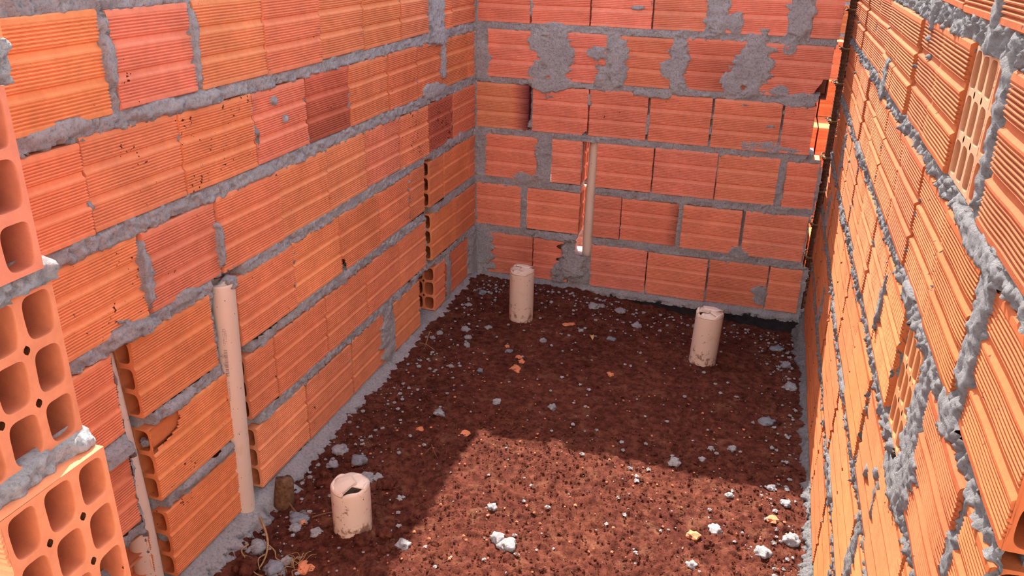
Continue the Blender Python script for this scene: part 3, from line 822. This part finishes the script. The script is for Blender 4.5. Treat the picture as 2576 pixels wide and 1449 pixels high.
wall_out = mb.build('wall_outside', BRICK); structure(wall_out, 'orange brick wall far behind the rebar gap', 'wall')
mb = MB(); mb.add([(x, y, z) for x in (-1.6, 1.9) for y in (6.408, 6.53) for z in (-.06, 2.04)], [(0, 1, 3, 2), (4, 6, 7, 5), (0, 4, 5, 1), (2, 3, 7, 6), (0, 2, 6, 4), (1, 5, 7, 3)], (.4, .4, .4, 0))
mb.build('mortar', MORTAR, wall_out)

# ---------------------------------------------------------------- debris lying on the soil
MARKS = [('the short front pipe stub', (-.847, 1.462)), ('the back pipe stub', (-.803, 2.772)), ('the right pipe stub', (-.096, 2.655)),
         ('the tip of the sunlit patch', (-.70, 1.985)), ('the foot of the tall wall pipe', (-1.11, 1.42)), ('the foot of the rebar', (.237, 3.19)),
         ('the shadow edge at the right wall', (.245, 1.96)), ('the back left corner', (-1.12, 3.13))]
ORD = ['nearest', 'second nearest', 'third nearest', 'fourth nearest', 'fifth nearest', 'sixth nearest', 'seventh nearest', 'eighth nearest', 'ninth nearest', 'tenth nearest', 'eleventh nearest', 'twelfth nearest', 'thirteenth nearest', 'fourteenth nearest']
def scatter(items, name, noun, cat, group, mats, flat, rough, sharp=False, sub=3):
    for i, it in enumerate(items):
        x, y, r = it[:3]
        me = lump_mesh(name, r, i * 1.37 + len(noun), mats[it[3]] if len(it) > 3 else mats[0], flat if len(it) < 5 else it[4], rough, sub, sharp)
        o = bpy.data.objects.new(name, me); C.objects.link(o)
        fz = flat if len(it) < 5 else it[4]
        o.location = (x, y, soil_z(x, y).item() + r * fz * .30); o.rotation_euler = (0, 0, i * 2.1)
        best = None
        for (m, p) in MARKS:
            d = [math.hypot(q[0] - p[0], q[1] - p[1]) for q in items]
            k = sorted(d).index(d[i])
            if best is None or (k, d[i]) < best[:2]: best = (k, d[i], m)
        lit = x > -.68 and y < 1.95
        tag(o, '%s on %s soil, %s to %s' % (noun if len(it) < 6 else it[5], 'sunlit' if lit else 'shaded', ORD[min(best[0], 13)], best[2]), cat, group)
GREY = [(-1.017, 2.931, .016, 1), (-1.03, 2.80, .013), (-1.045, 2.528, .012), (-1.055, 2.483, .010), (-.935, 2.532, .013), (-.919, 2.48, .012), (-.89, 2.636, .012), (-.965, 2.591, .014), (-.762, 2.49, .014, 1, .35), (-.812, 2.317, .011, 1), (-.915, 2.311, .010),
 (-.667, 2.603, .012), (-.433, 2.711, .014, 1), (-.556, 2.972, .022), (-.529, 2.99, .014), (-.368, 2.882, .018), (-.45, 2.99, .022, 0, .4), (-.558, 2.748, .010), (-1.03, 1.738, .022), (-1.02, 1.675, .016), (-.991, 1.451, .026, 1, .35), (-.981, 1.413, .016), (-.92, 1.407, .015),
 (-1.035, 1.330, .023), (-.949, 1.274, .027, 1, .4), (-.939, 1.301, .015), (-.112, 1.992, .017), (-.541, 1.646, .013), (-.489, 1.53, .018), (-.458, 1.515, .021), (.021, 1.735, .017), (-.039, 2.037, .010), (.041, 2.124, .013), (-.019, 2.101, .010), (.046, 1.891, .011), (.19, 1.899, .014),
 (.153, 1.964, .012), (.134, 2.307, .024, 1, .3), (.136, 1.684, .020), (-.691, 2.13, .013), (-.518, 2.165, .014), (-.021, 1.583, .013), (-.842, 2.023, .016), (-.954, 1.708, .024, 1, .5), (-.90, 1.64, .020), (-.872, 1.655, .014), (-.78, 1.60, .010), (-.70, 1.44, .016), (.205, 1.76, .020), (.20, 2.55, .020), (.19, 2.75, .018), (.16, 2.9, .022, 1, .4)]
scatter(GREY, 'mortar_lump', 'grey mortar lump', 'mortar lump', 'mortar lumps on the soil', [MORTAR, SLATE], .62, .55)
ORG = [(-.716, 2.461, .012), (-.699, 2.436, .013), (-.704, 2.382, .016), (-.691, 2.363, .012), (-.622, 2.773, .013), (-.602, 2.787, .012), (-.383, 2.437, .013), (-.729, 1.949, .015), (-.863, 1.921, .012), (-.884, 1.296, .019), (-.978, 1.442, .011), (.158, 1.822, .014), (-.029, 1.699, .017), (-.31, 1.40, .017), (-.25, 1.42, .012), (-.78, 2.52, .010)]
scatter(ORG, 'brick_shard', 'orange brick shard', 'brick shard', 'brick shards on the soil', [BRICK], .42, .5, True, 2)
CLD = [(-.996, 1.597, .026), (-.838, 1.640, .022), (-1.017, 1.262, .028), (.007, 1.676, .012), (-.875, 1.575, .018), (-.955, 1.625, .02), (-.80, 1.42, .02), (-.76, 1.46, .018), (-.735, 1.405, .013), (-.47, 2.48, .011)]
scatter(CLD, 'soil_clod', 'red soil clod', 'clod', 'soil clods', [SOIL], .75, .6)
# fine crumbs nobody could count
def crumbs(name, n, mat, fn, label, cat, seed):
    rg = np.random.default_rng(seed); V = []; F = []
    base = np.array([(1, 0, 0), (-1, 0, 0), (0, 1, 0), (0, -1, 0), (0, 0, 1), (0, 0, -1), (.6, .6, .6), (-.6, .6, .6), (.6, -.6, .6), (-.6, -.6, .6)], float)
    tri = [(6, 4, 0), (6, 2, 4), (6, 0, 2), (7, 4, 2), (7, 2, 1), (7, 1, 4), (8, 0, 4), (8, 4, 3), (8, 3, 0), (9, 4, 1), (9, 1, 3), (9, 3, 4), (5, 2, 0), (5, 1, 2), (5, 3, 1), (5, 0, 3)]
    pts = [fn(rg) for _ in range(n)]
    xs = np.array([p[0] for p in pts]); ys = np.array([p[1] for p in pts]); zs = soil_z(xs, ys)
    mb = MB()
    for (x, y, r), z in zip(pts, zs):
        a = rg.uniform(0, 6.28); ca, sa = math.cos(a), math.sin(a)
        s = base * rg.uniform(.65, 1.25, (10, 3)) * r
        mb.add([(x + p[0] * ca - p[1] * sa, y + p[0] * sa + p[1] * ca, z + .002 + r * .3 + p[2] * .75) for p in s], tri, (.62, .22, .11, 0))
    o = mb.build(name, mat); tag(o, label, cat, kind='stuff'); return o
def f_grey(rg):
    while True:
        w = rg.random(); r = .0011 + .0075 * rg.random() ** 4
        if w < .26: x = XL + .03 + abs(rg.normal(0, .13)); y = rg.uniform(1.3, 3.1)
        elif w < .52: x = rg.uniform(-1.05, .22); y = 3.08 - abs(rg.normal(0, .14))
        elif w < .66: x = .22 - abs(rg.normal(0, .06)); y = rg.uniform(1.3, 3.0)
        elif w < .70: x = rg.uniform(-.65, .2); y = rg.uniform(1.25, 2.0)
        else: x = rg.uniform(-1.05, .22); y = rg.uniform(1.25, 3.08)
        if -1.08 < x < .235 and 1.2 < y < 3.11: return (x, y, r)
crumbs('mortar_crumbs', 2100, MORTAR, f_grey, 'fine pale mortar crumbs strewn over the red soil', 'crumbs', 1)
def f_soil(rg): return (rg.uniform(-1.08, .24), rg.uniform(1.2, 2.1) if rg.random() < .8 else rg.uniform(2.1, 3.1), .0012 + .0042 * rg.random() ** 3)
crumbs('soil_crumbs', 12000, SOIL, f_soil, 'loose red earth crumbs all over the floor', 'crumbs', 2)
def f_pale(rg): return (rg.uniform(-1.05, .23), rg.uniform(1.2, 2.4), .0012 + .004 * rg.random() ** 2)
crumbs('clay_crumbs', 450, BRICK, f_pale, 'tiny orange clay chips strewn over the red soil', 'crumbs', 3)

# roots, twigs, timber stub, leaves
def rooty(name, strands, mat, label, cat, group=None):
    mb = MB()
    for pts, r in strands:
        P = []
        for (x, y, h) in pts: P.append((x, y, soil_z(x, y).item() + h))
        P = spline(P, 6); tube(mb, P, [r * (1 - .5 * i / len(P)) for i in range(len(P))], 6)
    return tag(mb.build(name, mat, None, True), label, cat, group)
rooty('dry_root', [([(-1.075, 1.404, .03), (-1.03, 1.36, .03), (-1.01, 1.335, .015), (-.995, 1.30, .008), (-.99, 1.27, .006)], .0035), ([(-1.012, 1.337, .015), (-.985, 1.325, .008), (-.965, 1.30, .010), (-.945, 1.29, .012)], .002), ([(-1.0, 1.31, .01), (-1.0, 1.28, .02), (-.985, 1.262, .006)], .0018)], ROOT, 'straw coloured forked root below the foot of the tall wall pipe', 'root')
rooty('dry_root', [([(-1.058, 1.325, .012), (-1.06, 1.30, .010), (-1.035, 1.28, .008), (-1.01, 1.262, .008), (-.985, 1.246, .010), (-.96, 1.243, .006)], .0024), ([(-1.045, 1.287, .01), (-1.025, 1.293, .008)], .0014)], ROOT, 'thin wavy yellowish root nearest the bottom of the left wall', 'root')
rooty('dry_twig', [([(-1.055, 1.495, .02), (-1.02, 1.47, .012), (-.995, 1.463, .008), (-.955, 1.468, .008)], .0030), ([(-1.0, 1.464, .01), (-.985, 1.475, .012)], .0016)], TWIG, 'dark bent twig between the timber stub and front pipe stub', 'twig')
rooty('dry_twig', [([(-.958, 1.455, .006), (-.925, 1.475, .008), (-.893, 1.492, .010)], .0022)], TWIG, 'straight reddish twig touching the left side of the front pipe stub', 'twig')
rg = random.Random(9); st = []
for i in range(16):
    x, y = -.905 + rg.uniform(-.02, .012), 1.30 + rg.uniform(-.02, .02); a = rg.uniform(0, 6.28); l = rg.uniform(.02, .045)
    st.append(([(x, y, .004), (x + l * .5 * math.cos(a), y + l * .5 * math.sin(a), .014 + rg.uniform(0, .012)), (x + l * math.cos(a + .6), y + l * math.sin(a + .6), .008)], .0009))
rooty('root_tuft', st, ROOT, 'fine brown tuft of rootlets beside an orange shard', 'rootlets')
rooty('dry_grass', [([(-1.058, 2.425, .0), (-1.05, 2.43, .03), (-1.045, 2.44, .055)], .0025), ([(-1.058, 2.425, .004), (-1.03, 2.40, .012), (-1.005, 2.385, .008)], .0018), ([(-1.06, 2.425, .004), (-1.075, 2.41, .01)], .0015)], ROOT, 'dry straw blades on dark soil beside the left wall', 'straw')
rooty('dry_root', [([(-.80, 1.86, .004), (-.785, 1.83, .014), (-.76, 1.80, .006)], .0018), ([(-.79, 1.845, .01), (-.80, 1.81, .004)], .0012)], TWIG, 'curled thin rootlet left of the sunlit patch edge', 'root')
# timber stub
mb = MB(); V = []; F = []; N = 18; n = 9
for i in range(n):
    z = -.06 + .125 * i / (n - 1)
    for k in range(N):
        a = 2 * PI * k / N
        rr = (1 + .16 * mnoise.noise((math.cos(a) * 3, math.sin(a) * 3, z * 4))) * (1 - .12 * max(0, z) / .07)
        zz = z + (.014 * mnoise.noise((math.cos(a) * 5, math.sin(a) * 5, 3)) if i == n - 1 else 0)
        V.append((.026 * rr * math.cos(a), .021 * rr * math.sin(a), zz))
for i in range(n - 1):
    for k in range(N): F.append((i * N + k, i * N + (k + 1) % N, (i + 1) * N + (k + 1) % N, (i + 1) * N + k))
F.append(tuple(range((n - 1) * N, n * N)))
mb.add(V, F); o = mb.build('timber_stub', WOOD, None, True); o.location = (-1.062, 1.492, 0.005); o.rotation_euler = (.06, .12, .4)
tag(o, 'muddy brown broken timber stub beside the tall wall pipe', 'wood')
def leaf(x, y, s, rz, mat, name, label):
    mb = MB(); V = []; F = []; n = 9
    for i in range(n):
        t = i / (n - 1); w = math.sin(PI * min(1, t * 1.02)) * .36 * s + .0006
        for k in (-1, -.5, 0, .5, 1): V.append(((t - .5) * s * 2, k * w, .012 * math.sin(t * 3) + .35 * abs(k) * w + .002))
    m = len(V); V += [(a, b, c - .0008) for a, b, c in V]
    for i in range(n - 1):
        for k in range(4):
            a = i * 5 + k; F.append((a, a + 1, a + 6, a + 5)); F.append((m + a, m + a + 5, m + a + 6, m + a + 1))
    for i in range(n - 1):
        for k in (0, 4): a = i * 5 + k; F.append((a, a + 5, m + a + 5, m + a))
    mb.add(V, F); o = mb.build(name, mat, None, True); o.location = (x, y, soil_z(x, y).item() + .004); o.rotation_euler = (0, .25, rz)
    return tag(o, label, 'leaf')
leaf(-.501, 2.68, .022, 1.9, LEAF, 'dry_leaf', 'curled tan dry leaf on shaded soil between the two back stubs')
leaf(-.905, 1.505, .013, 2.4, GREEN, 'green_leaf', 'tiny green leaf just left of the front pipe stub')

# ---------------------------------------------------------------- light, camera
SKY = .43
sun = bpy.data.lights.new('sun', 'SUN'); so = bpy.data.objects.new('sun', sun); C.objects.link(so)
so.rotation_euler = Vector((.42, -1.155, -1.262)).to_track_quat('-Z', 'Y').to_euler()
sun.energy = 8.8; sun.angle = .0093; sun.color = (1., .95, .87)
w = bpy.data.worlds.new('sky'); bpy.context.scene.world = w; w.use_nodes = True
nt = w.node_tree; bg = nt.nodes['Background']
sk = nt.nodes.new('ShaderNodeTexSky'); sk.sky_type = 'NISHITA'; sk.sun_disc = False
sk.sun_elevation = math.radians(45.7); sk.sun_rotation = math.radians(-20); sk.air_density = 1.0; sk.dust_density = 2.0
bw = nt.nodes.new('ShaderNodeRGBToBW'); nt.links.new(sk.outputs[0], bw.inputs[0])
haze = nt.nodes.new('ShaderNodeMix'); haze.data_type = 'RGBA'; haze.inputs[0].default_value = .5
nt.links.new(sk.outputs[0], haze.inputs[6]); nt.links.new(bw.outputs[0], haze.inputs[7])
nt.links.new(haze.outputs[2], bg.inputs[0]); bg.inputs[1].default_value = SKY

cam = bpy.data.cameras.new('camera'); co_ = bpy.data.objects.new('camera', cam); C.objects.link(co_)
R = Matrix(((0.9540720566916041, -0.13572625639944758, 0.2670672087023118), (0.2988971895410986, 0.3712370750376559, -0.8791151825568243), (0.02017376327523725, 0.9185648683905113, 0.3947551162860811)))
co_.matrix_world = Matrix.Translation((0, 0, ZO)) @ R.to_4x4()
cam.sensor_width = 36; cam.lens = 2057.2 / 2576 * 36; cam.clip_start = .02
s = bpy.context.scene; s.camera = co_
s.view_settings.view_transform = 'Standard'; s.view_settings.look = 'None'; s.view_settings.gamma = 1; s.view_settings.use_curve_mapping = False
s.view_settings.exposure = .53
s.cycles.max_bounces = 8; s.cycles.diffuse_bounces = 5
s.cycles.adaptive_threshold = .02
